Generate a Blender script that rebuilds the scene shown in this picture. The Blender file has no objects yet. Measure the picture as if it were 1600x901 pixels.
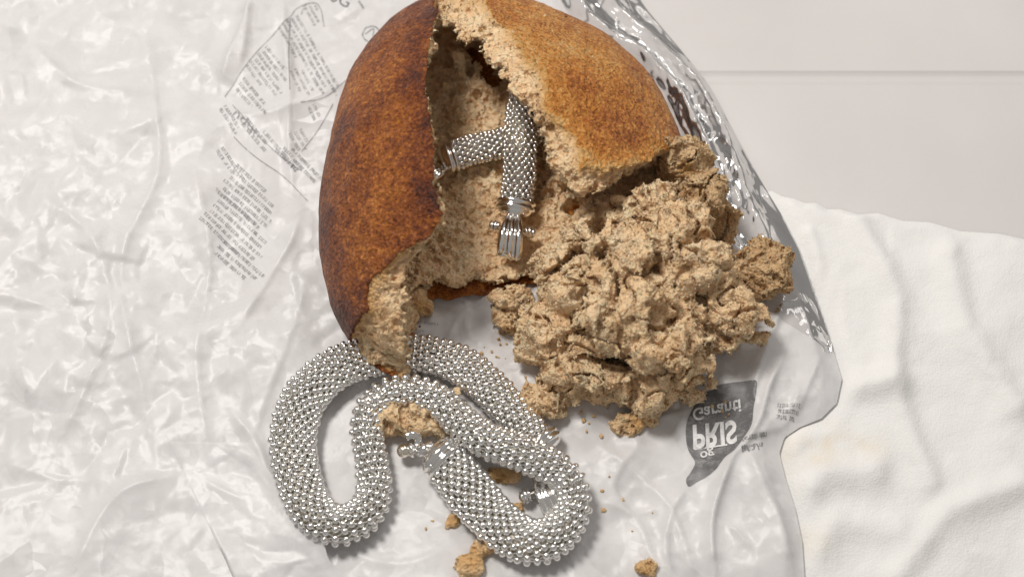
import bpy, bmesh, math, random
import numpy as np
from mathutils import Vector, Matrix

# ------------------------------------------------------------------ camera, world, lamps, exposure
U = 0.0002                      # metres per design unit (one unit = one photo pixel on the table plane)
PITCH = math.radians(25.0)      # tilt away from straight down
DIST = 2500.0                   # camera distance in units
scene = bpy.context.scene
C = scene.collection
CAM = np.array([0.0, -DIST*math.sin(PITCH), DIST*math.cos(PITCH)])
cam_d = bpy.data.cameras.new('camera'); cam = bpy.data.objects.new('camera', cam_d); C.objects.link(cam)
cam.location = Vector(CAM*U); cam.rotation_euler = (PITCH, 0, 0)
cam_d.sensor_fit = 'HORIZONTAL'; cam_d.sensor_width = 36.0
cam_d.lens = 36.0*DIST/1600.0
cam_d.clip_start = 0.01; cam_d.clip_end = 20.0
cam_d.dof.use_dof = True; cam_d.dof.focus_distance = (DIST-60)*U; cam_d.dof.aperture_fstop = 9.0
scene.camera = cam

world = bpy.data.worlds.new('World'); scene.world = world; world.use_nodes = True
wn = world.node_tree.nodes; wl = world.node_tree.links
bg = wn['Background']; bg.inputs['Strength'].default_value = 0.29
_tc = wn.new('ShaderNodeTexCoord'); _sp = wn.new('ShaderNodeSeparateXYZ'); _rp = wn.new('ShaderNodeValToRGB')   # pale ceiling, dimmer walls
wl.new(_tc.outputs['Generated'], _sp.inputs[0]); wl.new(_sp.outputs['Z'], _rp.inputs[0]); wl.new(_rp.outputs[0], bg.inputs['Color'])
_rp.color_ramp.elements[0].position = 0.0; _rp.color_ramp.elements[0].color = (0.78, 0.74, 0.70, 1)
_rp.color_ramp.elements[1].position = 0.75; _rp.color_ramp.elements[1].color = (1.0, 0.965, 0.93, 1)

def area_lamp(name, loc, target, size, watts, col):
    d = bpy.data.lights.new(name, 'AREA'); d.shape = 'RECTANGLE'; d.size = size[0]; d.size_y = size[1]
    d.energy = watts; d.color = col
    o = bpy.data.objects.new(name, d); C.objects.link(o); o.location = loc
    o.rotation_euler = (Vector(target)-Vector(loc)).to_track_quat('-Z', 'Y').to_euler()
    return o
area_lamp('ceiling_lamp', (-0.31, 0.27, 0.85), (0, 0, 0), (0.20, 0.20), 7.1, (1.0, 0.96, 0.915))
area_lamp('ceiling_lamp', (0.34, 0.52, 0.80), (0.03, 0.02, 0), (0.36, 0.12), 1.4, (1.0, 0.97, 0.94))

scene.view_settings.view_transform = 'Standard'; scene.view_settings.look = 'None'
scene.view_settings.exposure = 0.0; scene.view_settings.gamma = 1.0
scene.view_settings.use_curve_mapping = False
scene.render.engine = 'CYCLES'
scene.cycles.use_denoising = True
scene.cycles.max_bounces = 8; scene.cycles.transparent_max_bounces = 12
scene.cycles.sample_clamp_indirect = 6.0

# ------------------------------------------------------------------ projection helpers
cs, sn = math.cos(PITCH), math.sin(PITCH)
def W(px, py, z=0.0):
    """table-space point (units) seen at photo pixel px,py at height z"""
    dx = (px-800.0)/DIST; dy = -(py-450.5)/DIST
    d = np.array([dx, dy*cs+sn, dy*sn-cs])
    t = (z-CAM[2])/d[2]
    return CAM+d*t
def project(X, Y, Z):
    y = Y-CAM[1]; z = Z-CAM[2]
    yc = y*cs+z*sn; dep = y*sn-z*cs
    return 800.0+DIST*X/dep, 450.5-DIST*yc/dep

# ------------------------------------------------------------------ scene graph helpers
def link(o, parent=None):
    C.objects.link(o)
    if parent is not None: o.parent = parent
    return o
def tag(o, label=None, cat=None, group=None, kind=None):
    if label: o['label'] = label
    if cat: o['category'] = cat
    if group: o['group'] = group
    if kind: o['kind'] = kind
    return o
def empty(name, loc):
    o = bpy.data.objects.new(name, None); o.empty_display_size = 0.01
    o.location = Vector(np.asarray(loc, float)*U); C.objects.link(o)
    return o
def mesh_obj(name, verts, faces, mat, parent=None, smooth=True, attrs=None, origin=None):
    """verts in units, world placed; origin (units) = object location"""
    if parent is not None and origin is None: origin = np.array(parent.location)/U
    if origin is None: origin = np.zeros(3)
    v = (np.asarray(verts, np.float64)-np.asarray(origin))*U
    me = bpy.data.meshes.new(name)
    if isinstance(faces, np.ndarray):
        n, k = faces.shape
        me.vertices.add(len(v)); me.vertices.foreach_set('co', v.astype(np.float32).ravel())
        me.loops.add(n*k); me.loops.foreach_set('vertex_index', faces.astype(np.int32).ravel())
        me.polygons.add(n); me.polygons.foreach_set('loop_start', np.arange(0, n*k, k, dtype=np.int32))
        me.update(calc_edges=True)
    else:
        me.from_pydata([tuple(p) for p in v], [], [tuple(f) for f in faces])
    if smooth: me.polygons.foreach_set('use_smooth', np.ones(len(me.polygons), bool))
    if attrs:
        for k_, a in attrs.items():
            at = me.attributes.new(k_, 'FLOAT', 'POINT'); at.data.foreach_set('value', np.asarray(a, np.float32).ravel())
    me.materials.append(mat); me.update()
    o = bpy.data.objects.new(name, me)
    if parent is None: o.location = Vector(np.asarray(origin)*U)
    return link(o, parent)

# ------------------------------------------------------------------ materials
class NT:
    def __init__(s, name):
        s.m = bpy.data.materials.new(name); s.m.use_nodes = True
        s.t = s.m.node_tree; s.t.nodes.clear()
        s.out = s.n('ShaderNodeOutputMaterial')
    def n(s, typ, **kw):
        nd = s.t.nodes.new(typ)
        for k, v in kw.items():
            if k.startswith('i_'): nd.inputs[k[2:].replace('_', ' ')].default_value = v
            else: setattr(nd, k, v)
        return nd
    def l(s, a, b): s.t.links.new(a, b)
    def coord(s):
        return s.n('ShaderNodeTexCoord').outputs['Object']
    def noise(s, vec, scale, detail=4, rough=0.55, dist=0.0):
        nd = s.n('ShaderNodeTexNoise'); nd.inputs['Scale'].default_value = scale
        nd.inputs['Detail'].default_value = detail; nd.inputs['Roughness'].default_value = rough
        nd.inputs['Distortion'].default_value = dist
        s.l(vec, nd.inputs['Vector']); return nd.outputs['Fac']
    def vor(s, vec, scale, feature='F1'):
        nd = s.n('ShaderNodeTexVoronoi'); nd.feature = feature; nd.inputs['Scale'].default_value = scale
        s.l(vec, nd.inputs['Vector']); return nd.outputs['Distance']
    def math(s, op, a, b=None, clamp=False):
        nd = s.n('ShaderNodeMath', operation=op); nd.use_clamp = clamp
        for i, x in enumerate((a, b)):
            if x is None: continue
            if isinstance(x, (int, float)): nd.inputs[i].default_value = x
            else: s.l(x, nd.inputs[i])
        return nd.outputs[0]
    def ramp(s, fac, stops, interp='LINEAR'):
        nd = s.n('ShaderNodeValToRGB'); e = nd.color_ramp.elements; nd.color_ramp.interpolation = interp
        while len(e) < len(stops): e.new(0.5)
        for el, (p, c) in zip(e, stops):
            el.position = p; el.color = (*c, 1) if len(c) == 3 else c
        s.l(fac, nd.inputs[0]); return nd.outputs['Color']
    def mix(s, fac, a, b, blend='MIX'):
        nd = s.n('ShaderNodeMix', data_type='RGBA', blend_type=blend)
        for key, x in ((0, fac), (6, a), (7, b)):
            if isinstance(x, (int, float)): nd.inputs[key].default_value = x
            elif isinstance(x, tuple): nd.inputs[key].default_value = (*x, 1)
            else: s.l(x, nd.inputs[key])
        return nd.outputs[2]
    def attr(s, name):
        return s.n('ShaderNodeAttribute', attribute_name=name).outputs['Fac']
    def bump(s, h, strength, dist, normal=None):
        nd = s.n('ShaderNodeBump'); nd.inputs['Strength'].default_value = strength; nd.inputs['Distance'].default_value = dist
        s.l(h, nd.inputs['Height'])
        if normal is not None: s.l(normal, nd.inputs['Normal'])
        return nd.outputs['Normal']
    def principled(s, col, rough, normal=None, metal=0.0, spec=0.5, **kw):
        p = s.n('ShaderNodeBsdfPrincipled')
        for key, x in (('Base Color', col), ('Roughness', rough), ('Metallic', metal), ('Specular IOR Level', spec)):
            if isinstance(x, (int, float)): p.inputs[key].default_value = x
            elif isinstance(x, tuple): p.inputs[key].default_value = (*x, 1)
            else: s.l(x, p.inputs[key])
        if normal is not None: s.l(normal, p.inputs['Normal'])
        for k, v in kw.items(): p.inputs[k.replace('_', ' ')].default_value = v
        return p.outputs[0]
    def done(s, sh): s.l(sh, s.out.inputs['Surface']); return s.m

def mat_table():
    t = NT('white_tabletop'); v = t.coord()
    c = t.ramp(t.noise(v, 14, 5), [(0.3, (0.60, 0.575, 0.56)), (0.7, (0.65, 0.625, 0.61))])
    nrm = t.bump(t.noise(v, 900, 3), 0.15, 0.0002)
    return t.done(t.principled(c, 0.45, nrm))
def mat_napkin():
    t = NT('white_napkin_paper'); v = t.coord()
    stain = t.attr('stain')
    c = t.mix(stain, (0.80, 0.79, 0.77), (0.74, 0.60, 0.38))
    h = t.math('ADD', t.noise(v, 260, 4), t.math('MULTIPLY', t.vor(v, 1500), 0.25))
    nrm = t.bump(h, 0.45, 0.0008)
    return t.done(t.principled(c, 0.9, nrm, spec=0.2))
def mat_film(name, milk, fine, milk_col=(0.85, 0.835, 0.83), rough=0.16, gloss=1.5):
    """thin clear/milky plastic film"""
    t = NT(name); v = t.coord()
    n1 = t.noise(v, 55, 5, 0.6, 1.5)
    geo = t.n('ShaderNodeNewGeometry').outputs['Normal']
    wn_ = t.n('ShaderNodeTexNoise'); wn_.inputs['Scale'].default_value = 60; wn_.inputs['Detail'].default_value = 2; t.l(v, wn_.inputs['Vector'])
    def vm(op, a, b):
        nd = t.n('ShaderNodeVectorMath', operation=op)
        for k_, x in enumerate((a, b)):
            if x is None: continue
            if isinstance(x, tuple): nd.inputs[k_].default_value = x
            elif isinstance(x, float): nd.inputs['Scale'].default_value = x
            else: t.l(x, nd.inputs[k_])
        return nd
    warp = vm('ADD', v, vm('MULTIPLY', vm('SUBTRACT', wn_.outputs['Color'], (.5, .5, .5)).outputs[0], (0.012, 0.012, 0.012)).outputs[0]).outputs[0]
    nrm = geo
    for sc_, amp_, st_ in ((95, 0.34, (1.0, 0.55, 1)), (230, 0.22, (0.6, 1.0, 1)), (520, 0.12, (1, 1, 1))):
        vv = t.n('ShaderNodeTexVoronoi'); vv.inputs['Scale'].default_value = sc_
        t.l(vm('MULTIPLY', warp, st_).outputs[0], vv.inputs['Vector'])
        off = vm('MULTIPLY', vm('SUBTRACT', vv.outputs['Color'], (.5, .5, .5)).outputs[0], (amp_*fine, amp_*fine, 0.0)).outputs[0]
        mask = t.ramp(t.noise(v, sc_*0.28, 2), [(0.36, (0.12,)*3), (0.62, (1, 1, 1))])
        nrm = vm('ADD', nrm, vm('MULTIPLY', off, mask).outputs[0]).outputs[0]
    nrm = vm('NORMALIZE', nrm, None).outputs[0]
    dif = t.n('ShaderNodeBsdfDiffuse'); dif.inputs['Color'].default_value = (*milk_col, 1); t.l(nrm, dif.inputs['Normal'])
    trl = t.n('ShaderNodeBsdfTranslucent'); trl.inputs['Color'].default_value = (*milk_col, 1); t.l(nrm, trl.inputs['Normal'])
    body = t.n('ShaderNodeMixShader'); body.inputs[0].default_value = 0.10
    t.l(dif.outputs[0], body.inputs[1]); t.l(trl.outputs[0], body.inputs[2])
    tr = t.n('ShaderNodeBsdfTransparent'); tr.inputs['Color'].default_value = (0.95, 0.945, 0.945, 1)
    m1 = t.n('ShaderNodeMixShader')
    t.l(t.math('ADD', t.math('MULTIPLY', n1, 0.30), milk-0.15, True), m1.inputs[0])
    t.l(tr.outputs[0], m1.inputs[1]); t.l(body.outputs[0], m1.inputs[2])
    gl = t.n('ShaderNodeBsdfGlossy'); gl.inputs['Roughness'].default_value = rough; t.l(nrm, gl.inputs['Normal'])
    fr = t.n('ShaderNodeFresnel'); fr.inputs['IOR'].default_value = 1.5; t.l(nrm, fr.inputs['Normal'])
    m2 = t.n('ShaderNodeMixShader'); t.l(t.math('MULTIPLY', fr.outputs[0], gloss, True), m2.inputs[0])
    t.l(m1.outputs[0], m2.inputs[1]); t.l(gl.outputs[0], m2.inputs[2])
    return t.done(m2.outputs[0])
def mat_ink(name, col, strength):
    t = NT(name); v = t.coord()
    p = t.principled(col, 0.45)
    tr = t.n('ShaderNodeBsdfTransparent')
    m = t.n('ShaderNodeMixShader')
    t.l(t.math('ADD', t.math('MULTIPLY', t.math('SUBTRACT', t.noise(v, 330, 6, 0.72, 0.6), 0.5), 2.0), strength, True), m.inputs[0])
    t.l(tr.outputs[0], m.inputs[1]); t.l(p, m.inputs[2])
    return t.done(m.outputs[0])
def mat_crust():
    t = NT('baked_crust'); v = t.coord()
    bake = t.attr('bake')                      # 0 pale gold .. 1 dark
    n_big = t.noise(v, 42, 5, 0.6)
    n_mid = t.noise(v, 230, 5, 0.65, 0.6)
    n_fin = t.noise(v, 950, 4, 0.7)
    f = t.math('ADD', bake, t.math('MULTIPLY', t.math('SUBTRACT', n_big, 0.5), 0.8))
    f = t.math('ADD', f, t.math('MULTIPLY', t.math('SUBTRACT', n_mid, 0.5), 0.65))
    f = t.math('ADD', f, t.math('MULTIPLY', t.math('SUBTRACT', n_fin, 0.5), 1.1), True)
    c = t.ramp(f, [(0.0, (0.68, 0.42, 0.16)), (0.22, (0.62, 0.25, 0.042)), (0.45, (0.37, 0.112, 0.014)),
                   (0.68, (0.17, 0.038, 0.006)), (0.86, (0.075, 0.016, 0.005)), (1.0, (0.035, 0.010, 0.005))])
    h = t.math('ADD', t.math('MULTIPLY', t.noise(v, 420, 5, 0.65, 0.8), 1.0), t.math('MULTIPLY', t.vor(v, 800), 0.3))
    h = t.math('ADD', h, t.math('MULTIPLY', t.math('ABSOLUTE', t.math('SUBTRACT', t.noise(v, 110, 3, 0.6, 1.0), 0.5)), 1.6))
    nrm = t.bump(h, 1.0, 0.0021)
    r = t.math('ADD', t.math('MULTIPLY', n_mid, 0.4), 0.28)
    return t.done(t.principled(c, r, nrm, spec=0.5))
def mat_crumb(name, a, b, dark):
    t = NT(name); v = t.coord()
    n1 = t.noise(v, 120, 5, 0.6); n2 = t.noise(v, 620, 5, 0.7, 0.5)
    f = t.math('ADD', t.math('MULTIPLY', n1, 0.6), t.math('MULTIPLY', n2, 0.4))
    c = t.ramp(f, [(0.32, dark), (0.46, a), (0.62, b)])
    toast = t.attr('toast')
    c = t.mix(toast, c, (0.62, 0.33, 0.095))
    speck = t.ramp(t.noise(v, 1300, 2, 0.5), [(0.66, (0, 0, 0)), (0.72, (1, 1, 1))])
    c = t.mix(t.math('MULTIPLY', speck, 0.12), c, (0.18, 0.09, 0.035))
    h = t.math('ADD', t.noise(v, 700, 5, 0.7, 0.4), t.math('MULTIPLY', t.vor(v, 1100), 0.6))
    nrm = t.bump(h, 0.9, 0.0015)
    p = t.principled(c, 0.9, nrm, spec=0.12, Subsurface_Weight=0.35, Subsurface_Scale=0.0014, Subsurface_Radius=(1.0, 0.65, 0.4))
    return t.done(p)
def mat_silver(name, col, rough, bump=0.0):
    t = NT(name); v = t.coord(); nrm = None
    if bump: nrm = t.bump(t.noise(v, 2500, 3), bump, 0.0002)
    return t.done(t.principled(col, rough, nrm, metal=1.0))
def mat_ball_silver():
    t = NT('reflection_tinted_silver')  # silver ball; cream reflection of the bread is painted into its base colour
    return t.done(t.principled((0.92, 0.86, 0.74), 0.16, metal=1.0))

M = dict(table=mat_table(), napkin=mat_napkin(),
         film=mat_film('milky_plastic_film', 0.78, 0.9, rough=0.36, gloss=0.62), clear=mat_film('clear_plastic_film', 0.14, 0.35, (0.60, 0.56, 0.53), 0.06, 0.95),
         ink=mat_ink('dark_grey_ink', (0.13, 0.127, 0.13), 0.72), smallink=mat_ink('fine_grey_ink', (0.25, 0.245, 0.25), 0.52),
         whiteink=mat_ink('pale_lettering', (0.74, 0.73, 0.72), 0.95),
         crust=mat_crust(),
         crumb=mat_crumb('rye_crumb', (0.89, 0.615, 0.36), (0.97, 0.745, 0.485), (0.60, 0.36, 0.175)),
         crumb2=mat_crumb('darker_rye_crumb', (0.66, 0.43, 0.23), (0.78, 0.56, 0.33), (0.44, 0.26, 0.125)),
         silver=mat_silver('polished_silver', (0.975, 0.96, 0.93), 0.12),
         core=mat_silver('silver_mesh_core', (0.55, 0.50, 0.41), 0.45, 0.6),
         cap=mat_silver('smooth_silver', (0.93, 0.91, 0.88), 0.10), ball_silver=mat_ball_silver())

# ------------------------------------------------------------------ numpy noise / surface extraction
def axis_w(n, origin, vox, L, m):
    x = (origin+np.arange(n)*vox)/L
    x = x-math.floor(x[0])+1
    i = np.floor(x).astype(int); f = x-i
    w = np.stack([(1-f)**3/6, (3*f**3-6*f**2+4)/6, (-3*f**3+3*f**2+3*f+1)/6, f**3/6], 1)
    A = np.zeros((n, m), np.float32)
    for k in range(4): A[np.arange(n), i-1+k] += w[:, k]
    return A
def noise3(shape, vox, L, seed, stretch=(1, 1, 1)):
    rng = np.random.default_rng(seed)
    Ls = [L*s for s in stretch]
    ms = [int(shape[k]*vox/Ls[k])+6 for k in range(3)]
    a = rng.uniform(-1, 1, ms).astype(np.float32)
    for k in range(3):
        a = np.moveaxis(np.tensordot(axis_w(shape[k], 0, vox, Ls[k], ms[k]), np.moveaxis(a, k, 0), 1), 0, k)
    return a*2.1
def noise2(shape, vox, L, seed, stretch=(1, 1)):
    rng = np.random.default_rng(seed)
    Ls = [L*s for s in stretch]
    ms = [int(shape[k]*vox/Ls[k])+6 for k in range(2)]
    a = rng.uniform(-1, 1, ms).astype(np.float32)
    return axis_w(shape[0], 0, vox, Ls[0], ms[0]) @ a @ axis_w(shape[1], 0, vox, Ls[1], ms[1]).T * 1.7

def surface_nets(f, vox, org):
    s = f < 0
    nx, ny, nz = f.shape
    cnt = np.zeros((nx-1, ny-1, nz-1), np.uint8)
    for dx in (0, 1):
        for dy in (0, 1):
            for dz in (0, 1): cnt += s[dx:nx-1+dx, dy:ny-1+dy, dz:nz-1+dz]
    act = (cnt > 0) & (cnt < 8)
    idx = np.argwhere(act); n = len(idx)
    ids = np.full(act.shape, -1, np.int32); ids[act] = np.arange(n, dtype=np.int32)
    acc = np.zeros((n, 3), np.float32); num = np.zeros(n, np.float32)
    i, j, k = idx.T
    for ax in range(3):
        o1, o2 = [a for a in range(3) if a != ax]
        for u in (0, 1):
            for v in (0, 1):
                d0 = [0, 0, 0]; d0[o1] = u; d0[o2] = v
                d1 = list(d0); d1[ax] = 1
                a = f[i+d0[0], j+d0[1], k+d0[2]]; b = f[i+d1[0], j+d1[1], k+d1[2]]
                c = (a < 0) != (b < 0)
                t = np.where(c, a/np.where(c, a-b, 1), 0)
                p = np.zeros((n, 3), np.float32); p[:, o1] = u; p[:, o2] = v; p[:, ax] = t
                acc[c] += p[c]; num[c] += 1
    vert = (idx+acc/num[:, None])*vox+np.asarray(org)
    faces = []
    for ax in range(3):
        o1, o2 = (ax+1) % 3, (ax+2) % 3
        sl0 = [slice(None)]*3; sl1 = [slice(None)]*3
        sl0[ax] = slice(0, -1); sl1[ax] = slice(1, None)
        a = s[tuple(sl0)]; b = s[tuple(sl1)]
        e = np.argwhere(a != b)
        if not len(e): continue
        ok = (e[:, o1] > 0) & (e[:, o2] > 0) & (e[:, o1] < f.shape[o1]-1) & (e[:, o2] < f.shape[o2]-1)
        e = e[ok]
        flip = a[tuple(e.T)]
        def cell(du, dv):
            q = e.copy(); q[:, o1] -= du; q[:, o2] -= dv
            return ids[tuple(q.T)]
        q = np.stack([cell(1, 1), cell(0, 1), cell(0, 0), cell(1, 0)], 1)
        q[~flip] = q[~flip][:, ::-1]
        faces.append(q)
    faces = np.concatenate(faces)
    return vert, faces[(faces >= 0).all(1)], idx

def grid(lo, hi, vox):
    shape = tuple(int((hi[k]-lo[k])/vox)+1 for k in range(3))
    ax = [lo[k]+np.arange(shape[k])*vox for k in range(3)]
    return shape, [a.astype(np.float32) for a in ax]
def pores(f, vox, allowed, count, rmin, rmax, seed):
    """subtract small round holes near the torn surface"""
    rng = np.random.default_rng(seed)
    cand = np.argwhere((np.abs(f+1.0) < 2.6) & allowed)
    if not len(cand): return
    cand = cand[rng.integers(0, len(cand), count)]
    rad = rmin+(rmax-rmin)*rng.random(count)**3
    for c, r in zip(cand, rad):
        R = int(r/vox)+2
        lo = np.maximum(c-R, 0); hi = np.minimum(c+R+1, f.shape)
        sx, sy, sz = rng.uniform(0.7, 1.4, 3)
        g = np.ogrid[lo[0]:hi[0], lo[1]:hi[1], lo[2]:hi[2]]
        d = np.sqrt(((g[0]-c[0])*sx)**2+((g[1]-c[1])*sy)**2+((g[2]-c[2])*sz)**2)*vox
        sub = f[lo[0]:hi[0], lo[1]:hi[1], lo[2]:hi[2]]
        np.maximum(sub, (r-d).astype(np.float32), out=sub)
def split_mesh(vert, faces, sel):
    f = faces[sel]; used, inv = np.unique(f, return_inverse=True)
    return used, inv.reshape(f.shape)

def poly_sd(poly, X, Y):
    """signed distance to polygon (negative inside) for 2-D arrays X,Y"""
    poly = np.asarray(poly, float); d = np.full(X.shape, 1e18); ins = np.zeros(X.shape, bool)
    for a, b in zip(poly, np.roll(poly, -1, 0)):
        ex, ey = b-a; wx = X-a[0]; wy = Y-a[1]
        t = np.clip((wx*ex+wy*ey)/(ex*ex+ey*ey+1e-9), 0, 1)
        d = np.minimum(d, (wx-ex*t)**2+(wy-ey*t)**2)
        c = ((a[1] <= Y) != (b[1] <= Y)) & (X < a[0]+ex*(Y-a[1])/(ey if abs(ey) > 1e-9 else 1e-9))
        ins ^= c
    d = np.sqrt(d)
    return np.where(ins, -d, d).astype(np.float32)
def line_dist(pts, X, Y):
    """distance to an open polyline, and signed side"""
    pts = np.asarray(pts, float); d = np.full(X.shape, 1e18); side = np.zeros(X.shape); tt = np.zeros(X.shape)
    n = len(pts)-1
    for i, (a, b) in enumerate(zip(pts[:-1], pts[1:])):
        ex, ey = b-a; wx = X-a[0]; wy = Y-a[1]
        t = np.clip((wx*ex+wy*ey)/(ex*ex+ey*ey+1e-9), 0, 1)
        q = (wx-ex*t)**2+(wy-ey*t)**2; m = q < d
        d = np.where(m, q, d); side = np.where(m, np.sign(ex*wy-ey*wx), side); tt = np.where(m, (i+t)/n, tt)
    return np.sqrt(d), side, tt
def spline(pts, step):
    """Catmull-Rom through pts (k dims), resampled at even arc length over the first 3 dims"""
    P = np.asarray(pts, float); P = np.vstack([2*P[0]-P[1], P, 2*P[-1]-P[-2]]); out = []
    for i in range(1, len(P)-2):
        t = np.linspace(0, 1, 40, endpoint=False)[:, None]
        a, b, c, d = P[i-1:i+3]
        out.append(0.5*((2*b)+(-a+c)*t+(2*a-5*b+4*c-d)*t**2+(-a+3*b-3*c+d)*t**3))
    out.append(P[-2:-1]); Q = np.vstack(out)
    L = np.concatenate([[0], np.cumsum(np.linalg.norm(np.diff(Q[:, :3], axis=0), axis=1))])
    s = np.linspace(0, L[-1], max(2, int(round(L[-1]/step))+1))
    return np.stack([np.interp(s, L, Q[:, k]) for k in range(Q.shape[1])], 1)

# ------------------------------------------------------------------ setting: table
TZ = -14.0
def build_table():
    gy = W(1200, 122, TZ)[1]                     # a shallow rounded groove runs across behind the bread
    prof = [(-1500, -60), (-1500, 0), (gy-15, 0)]+[(gy+14*math.sin(a), -4*math.cos(a)**2) for a in np.linspace(-math.pi/2, math.pi/2, 9)]+[(gy+15, 0), (2200, 0), (2200, -60)]
    n = len(prof); V = [(x, y, TZ+z) for x in (-2200, 2200) for y, z in prof]
    F = [(k, n+k, n+k+1, k+1) for k in range(n-1)]+[(n-1, 2*n-1, n, 0), tuple(range(n)), tuple(range(2*n-1, n-1, -1))]
    o = mesh_obj('tabletop', np.array(V), F, M['table'], smooth=False); tag(o, kind='structure')
build_table()

# ------------------------------------------------------------------ sheet helper: grid sheet clipped to an outline drawn at photo pixels
def gpoly(pts, z=0.0):
    return np.array([W(x, y, z)[:2] for x, y in pts])
def sheet(outline, step):
    lo = outline.min(0)-step; hi = outline.max(0)+step
    nx, ny = [int((hi[k]-lo[k])/step)+2 for k in range(2)]
    X, Y = np.meshgrid(lo[0]+np.arange(nx)*step, lo[1]+np.arange(ny)*step, indexing='ij')
    sd = poly_sd(outline, X, Y)
    inside = sd <= 0
    cell = inside[:-1, :-1] | inside[1:, :-1] | inside[:-1, 1:] | inside[1:, 1:]
    use = np.zeros_like(inside)
    for a in (0, 1):
        for b in (0, 1): use[a:nx-1+a, b:ny-1+b] |= cell
    snap = use & ~inside                              # pull the rim onto the outline
    P = np.stack([X[snap], Y[snap]], 1); best = np.full(len(P), 1e18); Q = P.copy()
    for a, b in zip(outline, np.roll(outline, -1, 0)):
        e = b-a; t = np.clip(((P-a) @ e)/(e @ e+1e-9), 0, 1); q = a+t[:, None]*e
        d = ((P-q)**2).sum(1); m = d < best; best[m] = d[m]; Q[m] = q[m]
    X[snap] = Q[:, 0]; Y[snap] = Q[:, 1]
    ids = np.full(use.shape, -1, int); ids[use] = np.arange(use.sum())
    ci, cj = np.nonzero(cell)
    F = np.stack([ids[ci, cj], ids[ci+1, cj], ids[ci+1, cj+1], ids[ci, cj+1]], 1)
    return X, Y, sd, use, F

# ------------------------------------------------------------------ plastic bag (lower sheet)
BAG_EDGE = [(960, -70), (985, -25), (1008, 12), (1036, 46), (1075, 92), (1110, 138), (1138, 190), (1168, 246), (1198, 298), (1226, 345),
            (1250, 392), (1270, 448), (1288, 500), (1304, 550), (1316, 590), (1308, 628), (1284, 652), (1250, 666), (1226, 682), (1218, 706), (1227, 742),
            (1243, 792), (1254, 845), (1258, 905), (1262, 1000)]
BAG_OUT = BAG_EDGE+[(900, 1010), (300, 1010), (-60, 1010), (-70, 450), (-60, -90), (400, -90), (700, -90)]
from mathutils.geometry import delaunay_2d_cdt
def facets(shape, step, spacing, seed):
    """creased sheet: flat triangular facets between random points"""
    rg = np.random.default_rng(seed); w, h = shape[0]*step, shape[1]*step
    gx, gy = np.meshgrid(np.arange(-spacing, w+2*spacing, spacing), np.arange(-spacing, h+2*spacing, spacing), indexing='ij')
    P = np.stack([gx.ravel(), gy.ravel()], 1)+rg.uniform(-0.62, 0.62, (gx.size, 2))*spacing
    Z = rg.uniform(-1, 1, len(P))
    vs, es, fs, ov, oe, of = delaunay_2d_cdt([Vector(p) for p in P], [], [], 0, 1e-5)
    idx = [o[0] for o in ov]; out = np.zeros(shape, np.float32)
    for f in fs:
        a, b, c = (np.array(vs[i][:]) for i in f)
        za, zb, zc = (Z[idx[i]] for i in f)
        i0, j0 = np.maximum(np.floor(np.min((a, b, c), 0)/step).astype(int), 0)
        i1, j1 = np.minimum(np.ceil(np.max((a, b, c), 0)/step).astype(int)+1, shape)
        if i1 <= i0 or j1 <= j0: continue
        X = np.arange(i0, i1)[:, None]*step; Y = np.arange(j0, j1)[None, :]*step
        d = (b[1]-c[1])*(a[0]-c[0])+(c[0]-b[0])*(a[1]-c[1])
        if abs(d) < 1e-6: continue
        u = ((b[1]-c[1])*(X-c[0])+(c[0]-b[0])*(Y-c[1]))/d; v = ((c[1]-a[1])*(X-c[0])+(a[0]-c[0])*(Y-c[1]))/d
        m = (u >= -1e-6) & (v >= -1e-6) & (u+v <= 1+1e-6)
        sub = out[i0:i1, j0:j1]; sub[m] = (u*za+v*zb+(1-u-v)*zc)[m]
    return out
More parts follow.
